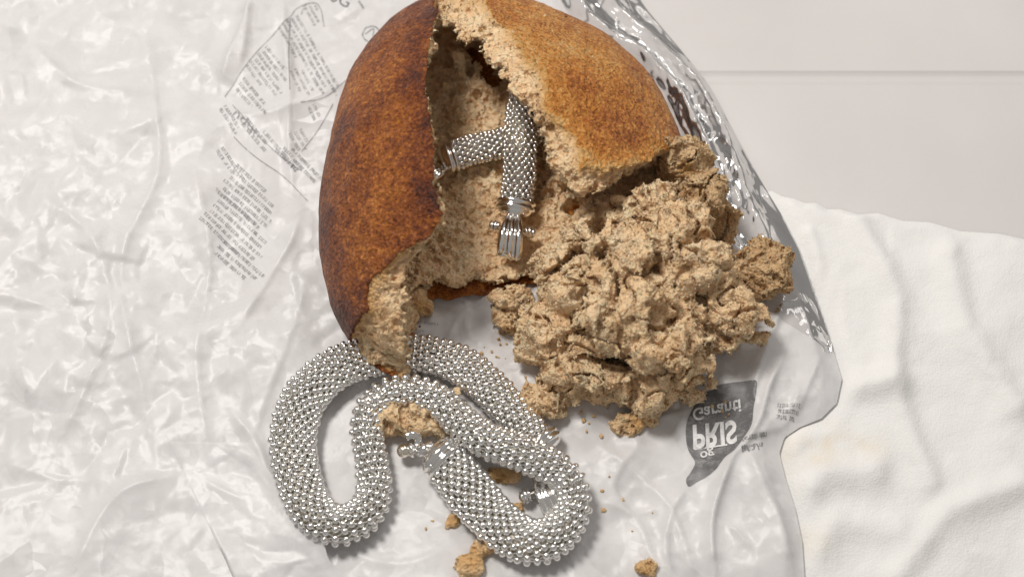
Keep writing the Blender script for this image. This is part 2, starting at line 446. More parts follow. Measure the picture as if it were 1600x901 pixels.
# ------------------------------------------------------------------ napkin
def build_napkin():
    o = gpoly([(1128, 372), (1172, 306), (1206, 299), (1222, 308), (1240, 311), (1256, 318), (1275, 318), (1292, 328), (1312, 328), (1340, 336), (1372, 334), (1410, 346), (1452, 348), (1500, 362), (1560, 366), (1680, 392), (1700, 700), (1700, 1000), (1050, 1000), (980, 900), (1020, 640), (1090, 470)], TZ)
    X, Y, sd, use, F = sheet(o, 5.0)
    px, py = project(X, Y, np.full_like(X, TZ))
    nz = (noise2(X.shape, 5, 120, 5)*5+noise2(X.shape, 5, 46, 6)*2.2+noise2(X.shape, 5, 18, 7)*0.8)
    h = 7+nz+facets(X.shape, 5, 64, 61)*3.0+facets(X.shape, 5, 30, 62)*1.5
    for pts, A, w in ([[(1230, 690), (1255, 640), (1320, 610), (1400, 600)], 16, 18], [[(1215, 800), (1290, 742), (1360, 740)], 14, 22],
                      [[(1262, 370), (1276, 420), (1268, 470), (1296, 540)], 9, 9], [[(1250, 880), (1310, 820), (1400, 830)], 10, 20], [[(1340, 350), (1400, 470), (1390, 600), (1450, 760)], 12, 16], [[(1480, 400), (1500, 520), (1580, 640)], 13, 20], [[(1400, 900), (1480, 800), (1590, 760)], 12, 18]):
        d, s, _ = line_dist(pts, px, py); h = h+A*np.exp(-(d/w)**2*0.7)
    out = poly_sd(gpoly(BAG_EDGE+[(900, 1000), (600, 400), (800, -90)], TZ), X, Y)   # flattened where the bag lies on it
    h = 3+np.clip(h-3, -2.5, 40)*np.clip(out/26, 0, 1)
    h = h*np.clip(-sd/14+0.12, 0.12, 1)
    stain = np.zeros_like(X)
    for x, y, rx, ry, a in ((1285, 690, 34, 24, .75), (1278, 722, 20, 14, .45), (1230, 722, 16, 30, .3), (1262, 850, 30, 24, .28), (1350, 700, 30, 20, .4)):
        q = ((px-x)/rx)**2+((py-y)/ry)**2
        stain += a*np.exp(-q*1.2)*np.clip(0.75+0.7*noise2(X.shape, 5, 26, 9)+0.4*noise2(X.shape, 5, 11, 8), 0, 1.6)
    V = np.stack([X[use], Y[use], (TZ+1+h)[use]], 1)
    ob = mesh_obj('paper_napkin', V, F, M['napkin'], attrs={'stain': np.clip(stain[use], 0, 1)}, origin=(V[:, 0].mean(), V[:, 1].mean(), TZ))
    tag(ob, 'rumpled white paper napkin with yellowish stains under the right side of the bag', 'napkin')
    return ob
build_napkin()

BSTEP = 3.6
def crumple(shape, step, seed, big=1.0, fine=1.0):
    mod = np.clip(0.75+0.6*noise2(shape, step, 160, seed+5), 0.25, 1.4)
    return (6.0*big*facets(shape, step, 120, seed)+6.0*facets(shape, step, 58, seed+1)*mod+3.4*fine*facets(shape, step, 29, seed+2)*mod*mod
            +1.5*fine*facets(shape, step, 18, seed+3)*mod)
bx_, by_, bsd_, buse_, bF_ = sheet(gpoly(BAG_OUT), BSTEP)
def bag_height():
    X, Y = bx_, by_
    px, py = project(X, Y, np.zeros_like(X))
    h = crumple(X.shape, BSTEP, 100)
    calm = np.ones_like(X)
    for x, y, rx, ry in ((560, 700, 190, 150), (800, 640, 240, 190), (720, 480, 130, 80), (840, 860, 250, 70)):
        calm = np.minimum(calm, 1-0.55*np.exp(-(((px-x)/rx)**2+((py-y)/ry)**2)**2))
    h = h*calm
    # long creases and folds seen on the film: (points, height, width)
    folds = [
        ([(347, 180), (420, 175), (470, 160), (560, 120)], 9, 9), ([(345, 130), (360, 90), (380, 40), (400, -20)], 14, 14),
        ([(390, 0), (385, 60), (376, 110)], 9, 8), ([(443, 0), (446, 60), (452, 130)], 9, 8), ([(452, 40), (455, 120), (452, 200), (458, 300)], 7, 5),
        ([(470, 330), (455, 380), (430, 420), (372, 520)], 8, 9), ([(480, 440), (450, 540), (410, 640), (395, 700)], 5, 10),
        ([(360, 640), (400, 690), (430, 760), (470, 815)], 9, 10), ([(380, 700), (440, 790), (500, 880)], 5, 8),
        ([(1000, 690), (960, 760), (1000, 820), (1030, 905)], 6, 8), ([(930, 690), (1000, 745), (1050, 800), (1085, 905)], 9, 12),
        ([(1075, 760), (1050, 800), (1040, 850), (1050, 905)], 8, 10), ([(1150, 700), (1120, 780), (1110, 840), (1118, 905)], 20, 12),
        ([(1160, 690), (1190, 760), (1222, 830), (1240, 905)], 16, 20), ([(1135, 820), (1150, 830), (1178, 862)], 7, 3.5),
        ([(1220, 565), (1200, 610), (1185, 660), (1160, 700), (1140, 720)], 15, 9), ([(1225, 470), (1200, 540), (1180, 600), (1176, 640)], 10, 8),
        ([(1250, 600), (1230, 660), (1190, 680), (1160, 690)], 10, 9), ([(1280, 560), (1255, 620), (1240, 660)], 9, 8),
        ([(735, 478), (728, 505), (738, 530)], 5, 4), ([(735, 478), (715, 500), (700, 530)], 4, 5), ([(735, 478), (765, 462)], 4, 4), ([(735, 478), (712, 455), (700, 440)], 5, 4),
        ([(960, 690), (1010, 660), (1075, 640)], 6, 9), ([(905, 640), (960, 660), (1010, 700)], 5, 9), ([(940, 780), (990, 800), (1040, 790)], 5, 8),
        ([(540, 860), (620, 880), (700, 860)], 3, 12), ([(300, 250), (330, 400), (310, 560), (330, 720)], 8, 14), ([(230, 60), (250, 260), (190, 420), (230, 640)], 10, 16), ([(60, 300), (150, 380), (170, 520), (90, 700)], 9, 14), ([(40, 60), (120, 130), (230, 150)], 8, 12), ([(110, 900), (180, 780), (280, 740)], 9, 13),
    ]
    for pts, A, w in folds:
        d, s, t = line_dist(spline(np.array([(*p, 0.0) for p in pts]), 8)[:, :2], px, py)
        h = h+A*np.exp(-d/w*np.where(s > 0, 0.55, 1.5))*np.clip(np.minimum(t, 1-t)*5+0.15, 0, 1)
    h = h+(facets(X.shape, BSTEP, 46, 300)*3.0+facets(X.shape, BSTEP, 24, 301)*1.8)*np.clip((px-1000)/80, 0, 1)*np.clip((py-520)/60, 0, 1)
    h = np.clip(h, -7.5, 60)
    d_edge = np.clip(-bsd_/30, 0, 1)
    h = h*d_edge-6*(1-d_edge)
    # lies over the napkin on the right
    lift = 9*np.clip((px-1120)/60, 0, 1)*np.clip((py-300)/40, 0, 1)
    return h+lift*(0.3+0.7*d_edge)
bh_ = bag_height()
def bag_z(x, y):
    i = (np.asarray(x)-bx_[1, 1]+BSTEP)/BSTEP; j = (np.asarray(y)-by_[1, 1]+BSTEP)/BSTEP
    i = np.clip(i, 0, bx_.shape[0]-1.01); j = np.clip(j, 0, bx_.shape[1]-1.01)
    a = i.astype(int); b = j.astype(int); u = i-a; v = j-b
    return (bh_[a, b]*(1-u)*(1-v)+bh_[a+1, b]*u*(1-v)+bh_[a, b+1]*(1-u)*v+bh_[a+1, b+1]*u*v)
def build_bag():
    root = empty('plastic_bag', (0, 0, TZ))
    tag(root, 'crumpled translucent plastic bread bag with grey print lying under the bread and necklace', 'plastic bag')
    V = np.stack([bx_[buse_], by_[buse_], bh_[buse_]], 1)
    mesh_obj('film', V, bF_, M['film'], root)
    # puffed clear side of the bag standing along the right-hand edge
    E = spline(np.array([(*p, 0.0) for p in BAG_EDGE[:14]]), 3.0)[:, :2]
    G = gpoly(E, -4); n = len(G)
    tan = np.gradient(G, axis=0); tan /= np.linalg.norm(tan, axis=1)[:, None]
    inn = np.stack([tan[:, 1], -tan[:, 0]], 1)
    if inn[n//2, 0] > 0: inn = -inn
    # the film leans against the loaf: measure how far it can reach inwards
    lc = W(787, 330, 66); reach = np.zeros(n)
    for k in range(n):
        for w_ in np.arange(20, 132, 2.0):
            p = G[k]+inn[k]*w_
            if abs((p[0]-lc[0])/290)**2.35+abs((p[1]-lc[1])/(352 if p[1] > lc[1] else 215))**2.35 < 1.2: break
        reach[k] = w_
    ker = np.ones(25)/25; reach = np.convolve(np.pad(reach, 12, 'edge'), ker, 'valid')*np.clip((1-np.linspace(0, 1, n))*5, 0.06, 1)**0.7
    for seed in (400, ):
        nv = 70; s = np.linspace(0, 1, n); v = np.linspace(0, 1, nv)
        cr = facets((n, nv), 3.0, 44, seed)*5+facets((n, nv), 3.0, 20, seed+1)*3.2+facets((n, nv), 3.0, 10, seed+2)*1.3
        fade = 0.35+0.65*np.clip((0.88-s)*5, 0, 1)
        k1 = 0.30+0.06*np.sin(s*11); k2 = 0.78+0.05*np.sin(s*7+2)
        prof = 22*np.exp(-((v[None]-k1[:, None])/0.13)**2)+34*np.exp(-((v[None]-k2[:, None])/0.17)**2)+9*np.sqrt(v)[None]
        V = np.zeros((n, nv, 3))
        V[:, :, :2] = G[:, None]+inn[:, None]*(reach[:, None]*v[None])[:, :, None]
        V[:, :, 2] = -3+prof*fade[:, None]+cr*np.clip(np.minimum(v*8, (1-v)*8), 0.08, 1)[None]
        V[:, :, 2] = np.maximum(V[:, :, 2], bag_z(V[:, :, 0], V[:, :, 1])+1.5)
        gi = np.arange(n*nv).reshape(n, nv)
        F = np.stack([gi[:-1, :-1], gi[1:, :-1], gi[1:, 1:], gi[:-1, 1:]], -1).reshape(-1, 4)
        mesh_obj('side_gusset', V.reshape(-1, 3), F, M['clear'], root)
    # corner of the film folded back over the foot of the necklace loop
    a = spline(np.array([(380, 690, 10), (410, 722, 12), (444, 768, 17), (476, 816, 23), (497, 838, 24), (507, 852, 20), (516, 876, 15), (545, 900, 10), (590, 930, 8.0)], float), 3.0)
    n = len(a); A = np.array([W(x, y, z) for x, y, z in a])
    b = np.stack([np.linspace(250, 380, n), np.linspace(690, 980, n)], 1); B = np.array([W(x, y, 3) for x, y in b])
    nv = 50; gx = np.linspace(0, 1, nv)
    cr = crumple((n, nv), 3.5, 720, 0.6)
    P = A[:, None, :]*(1-gx)[None, :, None]+B[:, None, :]*gx[None, :, None]
    env = np.clip(gx*5, 0.12, 1)[None, :]
    zz = bag_z(P[:, :, 0], P[:, :, 1])
    P[:, :, 2] = np.maximum(A[:, 2][:, None]*np.exp(-gx*3.2)[None, :]+cr*0.55*env, zz+1.6*(1-gx[None, :]*1.6)+1.0)
    P[:, -6:, 2] = zz[:, -6:]-np.linspace(0, 6, 6)[None, :]
    gi = np.arange(n*nv).reshape(n, nv)
    F = np.stack([gi[:-1, :-1], gi[1:, :-1], gi[1:, 1:], gi[:-1, 1:]], -1).reshape(-1, 4)
    mesh_obj('folded_corner', P.reshape(-1, 3), F, M['film'], root)
    return root
bag = build_bag()

# ------------------------------------------------------------------ print on the bag (draped over its relief)
def drape(name, pts, faces, mat, lift=1.0):
    """pts: photo pixels on the bag"""
    g = np.array([W(x, y, 4)[:2] for x, y in pts])
    z = bag_z(g[:, 0], g[:, 1])+lift
    return mesh_obj(name, np.column_stack([g, z]), faces, mat, bag, smooth=False)
def text_mesh(body, shear=0.0, bold=0.0):
    cu = bpy.data.curves.new('lettering', 'FONT'); cu.body = body; cu.resolution_u = 4; cu.shear = shear; cu.offset = bold
    ob = bpy.data.objects.new('lettering', cu); C.objects.link(ob)
    bpy.context.view_layer.update()
    me = ob.evaluated_get(bpy.context.evaluated_depsgraph_get()).to_mesh()
    bm = bmesh.new(); bm.from_mesh(me)
    bmesh.ops.triangulate(bm, faces=bm.faces[:])
    for _ in range(3):
        es = [e for e in bm.edges if e.calc_length() > 0.16]
        if not es: break
        bmesh.ops.subdivide_edges(bm, edges=es, cuts=1); bmesh.ops.triangulate(bm, faces=bm.faces[:])
    bm.verts.index_update()
    V = np.array([v.co[:2] for v in bm.verts]); F = [tuple(v.index for v in f.verts) for f in bm.faces]
    bm.free(); bpy.data.objects.remove(ob)
    return V, F
def lettering(body, org, u, v, mat, lift=1.4, shear=0.0, name='lettering', bold=0.0):
    """org: pixel of the baseline start; u, v: pixel vectors of one em along / up the text"""
    V, F = text_mesh(body, shear, bold)
    P = np.asarray(org)+V[:, :1]*np.asarray(u)+V[:, 1:2]*np.asarray(v)
    return drape(name, P, F, mat, lift)
def build_badge():
    out = [(1124, 599), (1150, 597), (1177, 599), (1180, 612), (1176, 640), (1172, 668), (1158, 690), (1146, 706), (1132, 716), (1118, 735), (1104, 746), (1090, 752), (1076, 760),
           (1072, 748), (1080, 736), (1086, 722), (1078, 706), (1073, 690), (1072, 668), (1076, 650), (1084, 634), (1090, 618), (1108, 608)]
    o = spline(np.array([(*p, 0.0) for p in out+out[:1]]), 3.0)[:-1, :2]
    G = gpoly(o, 4)
    X, Y, sd, use, F = sheet(G, 3.0)
    z = bag_z(X[use], Y[use])+1.0
    mesh_obj('printed_badge', np.column_stack([X[use], Y[use], z]), F, M['ink'], bag)
    # the print is seen through the back of the film: letters stand on their heads
    lettering('Garanti', (1081, 638), (25, -4.5), (3, 27), M['whiteink'], 2.0, bold=0.02)
    lettering('PRIS', (1081, 664), (38, -4), (2, 52), M['whiteink'], 2.0, bold=0.03)
    lettering('og', (1093, 706), (22, -5), (3, 20), M['whiteink'], 2.0, bold=0.02)
    V = [(1086, 702.0), (1110, 699.0), (1136, 696.5), (1136, 694), (1110, 696.5), (1086, 699.5)]
    drape('underline_stroke', V, [(0, 1, 4, 5), (1, 2, 3, 4)], M['whiteink'], 2.0)
build_badge()
rng = random.Random(7)
def fine_print(name, org, ang, lines, spacing, height, seed, weight=1.0, mat='smallink'):
    """rows of unreadable small type: org pixel, direction in degrees (photo, y down), row lengths"""
    r = random.Random(seed); V = []; F = []
    c, s = math.cos(math.radians(ang)), math.sin(math.radians(ang))
    def quad(u0, v0, u1, v1):
        k = len(V)
        for u, v in ((u0, v0), (u1, v0), (u1, v1), (u0, v1)): V.append((org[0]+u*c-v*s, org[1]+u*s+v*c))
        F.append((k, k+1, k+2, k+3))
    for i, ln in enumerate(lines):
        u = ln[0]; v0 = i*spacing
        while u < ln[1]:
            for _ in range(r.randint(2, 9)):
                w = height*r.uniform(0.4, 0.62); st = height*0.17*weight
                k = r.random()
                if k < 0.75: quad(u, v0, u+st, v0+height*r.choice((0.75, 0.75, 1.0)))
                if k > 0.35: quad(u+w*0.62, v0, u+w*0.62+st, v0+height*0.75)
                if r.random() < 0.7: quad(u, v0+height*0.6, u+w*0.7, v0+height*0.6+st)
                if r.random() < 0.5: quad(u, v0, u+w*0.7, v0+st)
                u += w
                if u > ln[1]: break
            u += height*0.45
    drape(name, np.array(V), F, M[mat], 1.3)
def rule(pts, w=0.8):
    P = spline(np.array([(*p, 0.0) for p in pts]), 4.0)[:, :2]
    t = np.gradient(P, axis=0); t /= np.linalg.norm(t, axis=1)[:, None]; nrm = np.stack([-t[:, 1], t[:, 0]], 1)*w
    V = np.vstack([P+nrm, P-nrm]); n = len(P)
    drape('printed_rule', V, [(i, i+1, n+i+1, n+i) for i in range(n-1)], M['smallink'], 1.3)
# panels of small print left of the bread
fine_print('small_print', (464, 20), 60, [(0, 132)]*1+[(0, 140), (0, 120), (4, 128), (6, 60)], 8.5, 5.5, 1)
fine_print('small_print', (478, 8), 62, [(0, 30), (0, 30), (0, 12)], -7.5, 5.0, 2)
fine_print('small_print', (418, 72), 52, [(0, 44), (2, 60), (0, 52), (6, 70), (0, 66), (4, 40)], 8.5, 5.5, 3)
fine_print('small_print', (382, 120), 50, [(0, 50), (0, 64), (4, 40)], 9, 6, 4)
fine_print('small_print', (455, 110), 62, [(0, 30), (0, 44), (6, 40)], -9, 5, 5)
fine_print('small_print', (492, 160), 64, [(0, 16), (0, 22)], 9, 6, 6); fine_print('small_print', (470, 196), 60, [(0, 22), (0, 30), (0, 26)], 9, 6, 8)
lettering('ndun', (362, 176), (20, 18), (11, -13), M['smallink'], 1.4)
fine_print('small_print', (352, 160), 58, [(0, 40), (0, 50)], 8, 6, 9)
fine_print('small_print', (380, 188), 50, [(0, 52), (0, 44), (30, 110)], -9, 7, 10)
fine_print('small_print', (430, 226), 47, [(0, 40), (10, 80), (20, 90)], -10, 6, 11)
fine_print('small_print', (371, 254), 42, [(0, 60), (0, 84), (4, 90), (0, 96), (8, 100), (0, 90)], 10, 6.5, 12)
fine_print('small_print', (349, 300), 42, [(0, 70), (0, 100), (0, 96), (4, 110), (0, 104), (0, 90)], 10.5, 6.5, 13)
fine_print('small_print', (349, 372), 41, [(0, 86), (0, 80), (4, 70)], 11, 6.5, 14)
fine_print('small_print', (348, 226), 56, [(0, 60), (0, 40)], 9, 6.5, 15)
for pts in ([(350, 148), (400, 84), (452, 26), (462, 12), (488, 2), (500, 10), (506, 40)], [(362, 160), (400, 205), (444, 246), (470, 262)], [(453, 26), (452, 90), (453, 140)], [(364, 210), (400, 244), (440, 270), (480, 310)],
            [(546, 122), (510, 150), (470, 160)], [(520, 160), (495, 200), (470, 232)], [(470, 20), (476, 6), (478, 4)]):
    rule(pts)
lettering('0G', (512, -4), (26, 13), (12, -24), M['ink'], 1.4)
rule([(560, 0), (568, 12)], 1.6)
rule([(571, 42), (566, 54), (575, 64), (588, 60), (592, 48), (584, 40), (571, 42)], 1.2); rule([(570, 52), (584, 44), (582, 58), (592, 50)], 1.0)
lettering('MB', (918, 52), (24, -48), (-26, -14), M['smallink'], 1.4)
lettering('1/2', (956, 62), (10, -26), (-20, -6), M['ink'], 1.4)
fine_print('small_print', (1214, 632), 6, [(0, 34), (2, 34), (0, 28)], 9, 7, 16, 1.2)
fine_print('small_print', (1150, 690), -14, [(0, 44), (4, 40)], 12, 7, 17, 1.3)
fine_print('small_print', (1156, 702), -14, [(0, 26)], 12, 10, 18, 1.4)
lettering('oliov', (641, 519), (11, -1), (1, -9), M['smallink'], 1.4)
fine_print('small_print', (640, 499), 4, [(0, 44)], 8, 4, 19)

# ------------------------------------------------------------------ bread
IMG_N = 2.0
def raster_sd(poly):
    xs = np.arange(200, 1500, IMG_N); ys = np.arange(-300, 900, IMG_N)
    X, Y = np.meshgrid(xs, ys, indexing='ij'); return poly_sd(poly, X, Y)
def look(sd, px, py):
    i = np.clip((px-200)/IMG_N, 0, sd.shape[0]-1).astype(np.int32); j = np.clip((py+300)/IMG_N, 0, sd.shape[1]-1).astype(np.int32)
    return sd[i, j]
def tufts(V, F, count, seed, amp=1.0):
    """small torn shreds standing off the surface"""
    rg = np.random.default_rng(seed+31)
    a = V[F[:, 1]]-V[F[:, 0]]; b = V[F[:, 3]]-V[F[:, 0]]; N = np.cross(a, b); N /= np.linalg.norm(N, axis=1)[:, None]+1e-9
    pick = rg.integers(0, len(F), count); c = V[F[pick]].mean(1); n = N[pick]
    r = rg.normal(0, 1, (count, 3)); t = np.cross(n, r); t /= np.linalg.norm(t, axis=1)[:, None]+1e-9; s_ = np.cross(n, t)
    L = (1.6+3.2*rg.random((count, 1))**2)*min(1, amp+.25); wd = L*rg.uniform(0.35, 0.8, (count, 1))
    d = n*rg.uniform(0.25, 1.0, (count, 1))+t*rg.uniform(-0.9, 0.9, (count, 1)); d /= np.linalg.norm(d, axis=1)[:, None]
    p0 = c-n*1.2-s_*wd; p1 = c-n*1.2+s_*wd; p2 = c+d*L+s_*wd*rg.uniform(-.2, .9, (count, 1)); p3 = c+d*L*rg.uniform(.5, 1.1, (count, 1))-s_*wd*rg.uniform(-.2, .9, (count, 1))
    k = len(V)+np.arange(count)*4
    return np.vstack([V, np.stack([p0, p1, p2, p3], 1).reshape(-1, 3)]), np.vstack([F, np.stack([k, k+1, k+2, k+3], 1)])
def build_loaf():
    vox = 2.5
    c = W(787, 330, 66); X0, Y0 = c[0], c[1]
    lo = (X0-305, Y0-330, 0); hi = (X0+322, Y0+440, 262)
    shape, ax = grid(lo, hi, vox)
    X = ax[0][:, None, None]; Y = ax[1][None, :, None]; Z = ax[2][None, None, :]
    sx = 1/(1+np.exp(-(X-X0+10)/55))
    bb = np.where(Y > Y0, 412-62*sx+16*np.exp(-((X-X0)/90)**2), 318.0)
    aa = np.where(X > X0, 290.0, 284.0)
    pw = 2.35
    zc = 66.0
    zt = (188-20*sx)*np.ones_like(Y)
    q = (np.abs((X-X0)/aa)**pw+np.abs((Y-Y0)/bb)**pw)**(2/pw)
    kz = np.where(Z > zc, ((Z-zc)/zt), (zc-Z)/112.0)
    k = np.sqrt(q+kz**2)
    rad = np.sqrt((X-X0)**2+(Y-Y0)**2+(Z-zc)**2)
    o = ((k-1)*rad/np.maximum(k, 0.05)).astype(np.float32)
    o += 5.0*noise3(shape, vox, 80, 1)+2.2*noise3(shape, vox, 34, 2)+2.6*(np.abs(noise3(shape, vox, 30, 4, (0.7, 1.8, 1.0)))-0.3)+1.5*(np.abs(noise3(shape, vox, 12, 3, (0.8, 1.5, 1)))-0.3)
    o = np.maximum(o, 2-Z)
    nA = noise3(shape, vox, 60, 11); nB = noise3(shape, vox, 26, 12); nC = noise3(shape, vox, 12, 13); nD = noise3(shape, vox, 6.5, 14)
    rough = 6.0*nB+5.5*(np.abs(nC)*2-0.8)+4.0*(np.abs(nD)*2-0.8)
    px, py = project(X, Y, Z)
    # tear through the crust, and through the crumb below it (as outlines of the hole seen by the eye)
    tear_crumb = [(684, -160), (686, 0), (690, 34), (722, 52), (748, 64), (752, 80), (776, 112), (800, 150), (830, 166), (845, 206), (860, 258), (880, 288), (904, 301), (942, 294), (985, 272), (1004, 262),
                  (1040, 246), (1075, 240), (1160, 262), (1300, 300), (1300, 800), (560, 800), (556, 545), (590, 566), (632, 556), (636, 500), (640, 450), (634, 410), (664, 380), (692, 346), (686, 310), (678, 284), (681, 230), (672, 190), (667, 150), (662, 128), (668, 100), (677, 50), (681, 0), (680, -160)]
    tear_crust = [(684, -160), (690, -10), (755, -4), (770, 30), (792, 48), (822, 96), (846, 118), (852, 172), (896, 214), (908, 258), (945, 266), (985, 260), (1012, 250), (1036, 236), (1072, 236),
                  (1160, 262), (1300, 300), (1300, 800), (500, 800), (546, 528), (562, 500), (572, 470), (580, 436), (612, 404), (652, 380), (690, 346), (684, 310), (676, 284), (680, 230), (672, 190), (667, 150), (662, 128), (668, 100), (677, 50), (681, 0), (680, -160)]
    s1 = look(raster_sd(tear_crust), px, py); s2 = look(raster_sd(tear_crumb), px, py)
    depth = -o
    mixd = np.clip((depth-3)/26.0, 0, 1)
    cut = s1*(1-mixd)+s2*mixd+(rough+3*nA)*np.clip(0.5+mixd, 0, 1.1)
    wall = 50+10*nA+rough*0.9+10*np.clip((X-X0)/200, 0, 1)
    floor = 40+7*nA+rough*0.7+14*np.clip((Y-Y0-80)/200, 0, 1)
    f = np.maximum(o, np.minimum(depth-wall, Z-floor))
    f = np.maximum(f, -np.maximum(cut, floor-Z))
    front = [(640, 900), (640, 520), (638, 462), (655, 444), (690, 436), (712, 442), (742, 434), (782, 440), (826, 432), (880, 424), (960, 408), (1060, 380), (1100, 330), (1300, 330), (1300, 900)]
    s3 = look(raster_sd(front), px, py)+np.where(Z < 15, 15+10*nB, 0)+rough*0.8
    f = np.maximum(f, -s3)
    f = f.astype(np.float32)
    near = (depth > 11)
    pores(f, vox, near & (np.abs(f) < 6), 14000, 2.4, 7.0, 3)
    # bigger dark holes at the back of the hollow
    g = np.random.default_rng(5)
    for (hx, hy, hz, r) in ((738, 78, 0, 17), (756, 96, 0, 22), (733, 116, 0, 10), (698, 98, 0, 11), (768, 128, 0, 19), (722, 140, 0, 8), (706, 150, 0, 6), (745, 150, 0, 7), (890, 330, 0, 11), (902, 322, 0, 9), (862, 306, 0, 8)):
        for zz in range(240, 6, -2):             # where that line of sight meets the torn surface
            p = W(hx, hy, zz); ii = [int((p[k]-lo[k])/vox) for k in range(3)]
            if all(0 <= ii[k] < shape[k] for k in range(3)) and f[tuple(ii)] < 0: break
        d = np.sqrt((X-p[0])**2+((Y-p[1]-r*0.6)*0.8)**2+((Z-p[2]+r*0.7)*0.6)**2)+2.5*nC+2*nD
        np.maximum(f, np.where(depth > 9, (r-d).astype(np.float32), -99), out=f)
    f[0] = f[-1] = 9; f[:, 0] = f[:, -1] = 9; f[:, :, 0] = np.maximum(f[:, :, 0], 1); f[:, :, -1] = 9
    V, F, idx = surface_nets(f, vox, lo)
    dep = depth[tuple(idx.T)]
    fd = dep[F].mean(1)
    is_crust = (fd < 3.6) | (V[F][:, :, 2].mean(1) < 15)
    root = empty('bread_loaf', (X0, Y0, 0))
    tag(root, 'brown round bread loaf torn open and hollowed out, glossy crust, on the plastic bag', 'bread')
    vpx, vpy = project(V[:, 0], V[:, 1], V[:, 2])
    ds1 = look(raster_sd(tear_crust), vpx, vpy)
    side = 1/(1+np.exp(-(V[:, 0]-X0+40)/30))
    n_ = nA[tuple(idx.T)]
    # left half baked dark, darkest along its torn rim; right half gold with a reddish end
    left = 0.57+0.09*n_+0.36*np.exp(-(np.clip(ds1, 0, 300)/40)**2)*np.clip((345-vpy)/30, 0, 1)*np.clip(0.7+0.5*nB[tuple(idx.T)], 0.1, 1.2)+0.22*np.clip((vpy-430)/60, 0, 1)*np.clip((570-vpx)/25, 0, 1)+0.06*np.clip((560-vpx)/60, 0, 1)
    right = 0.255+0.09*n_+0.26*np.exp(-(((vpx-985)/70)**2+((vpy-215)/55)**2))+0.17*np.clip((ds1-50)/90, 0, 1)-0.27*np.exp(-np.clip(ds1, 0, 300)/20)+0.3*np.clip((vpx-1045)/20, 0, 1)
    bake = left*(1-side)+right*side
    bake = np.where(V[:, 2] < 17, 0.44+0.2*n_, bake)
    toast = np.clip(1-(dep-3)/15, 0, 1)**1.3*0.85
    u, fc = split_mesh(V, F, is_crust)
    mesh_obj('crust', V[u], fc, M['crust'], root, attrs={'bake': bake[u]})
    u, fc = split_mesh(V, F, ~is_crust)
    Vc, Fc = tufts(V[u], fc, int(len(u)*0.07), 77)
    mesh_obj('crumb', Vc, Fc, M['crumb'], root, attrs={'toast': np.concatenate([toast[u], np.zeros(len(Vc)-len(u))])})
    return root
loaf = build_loaf()

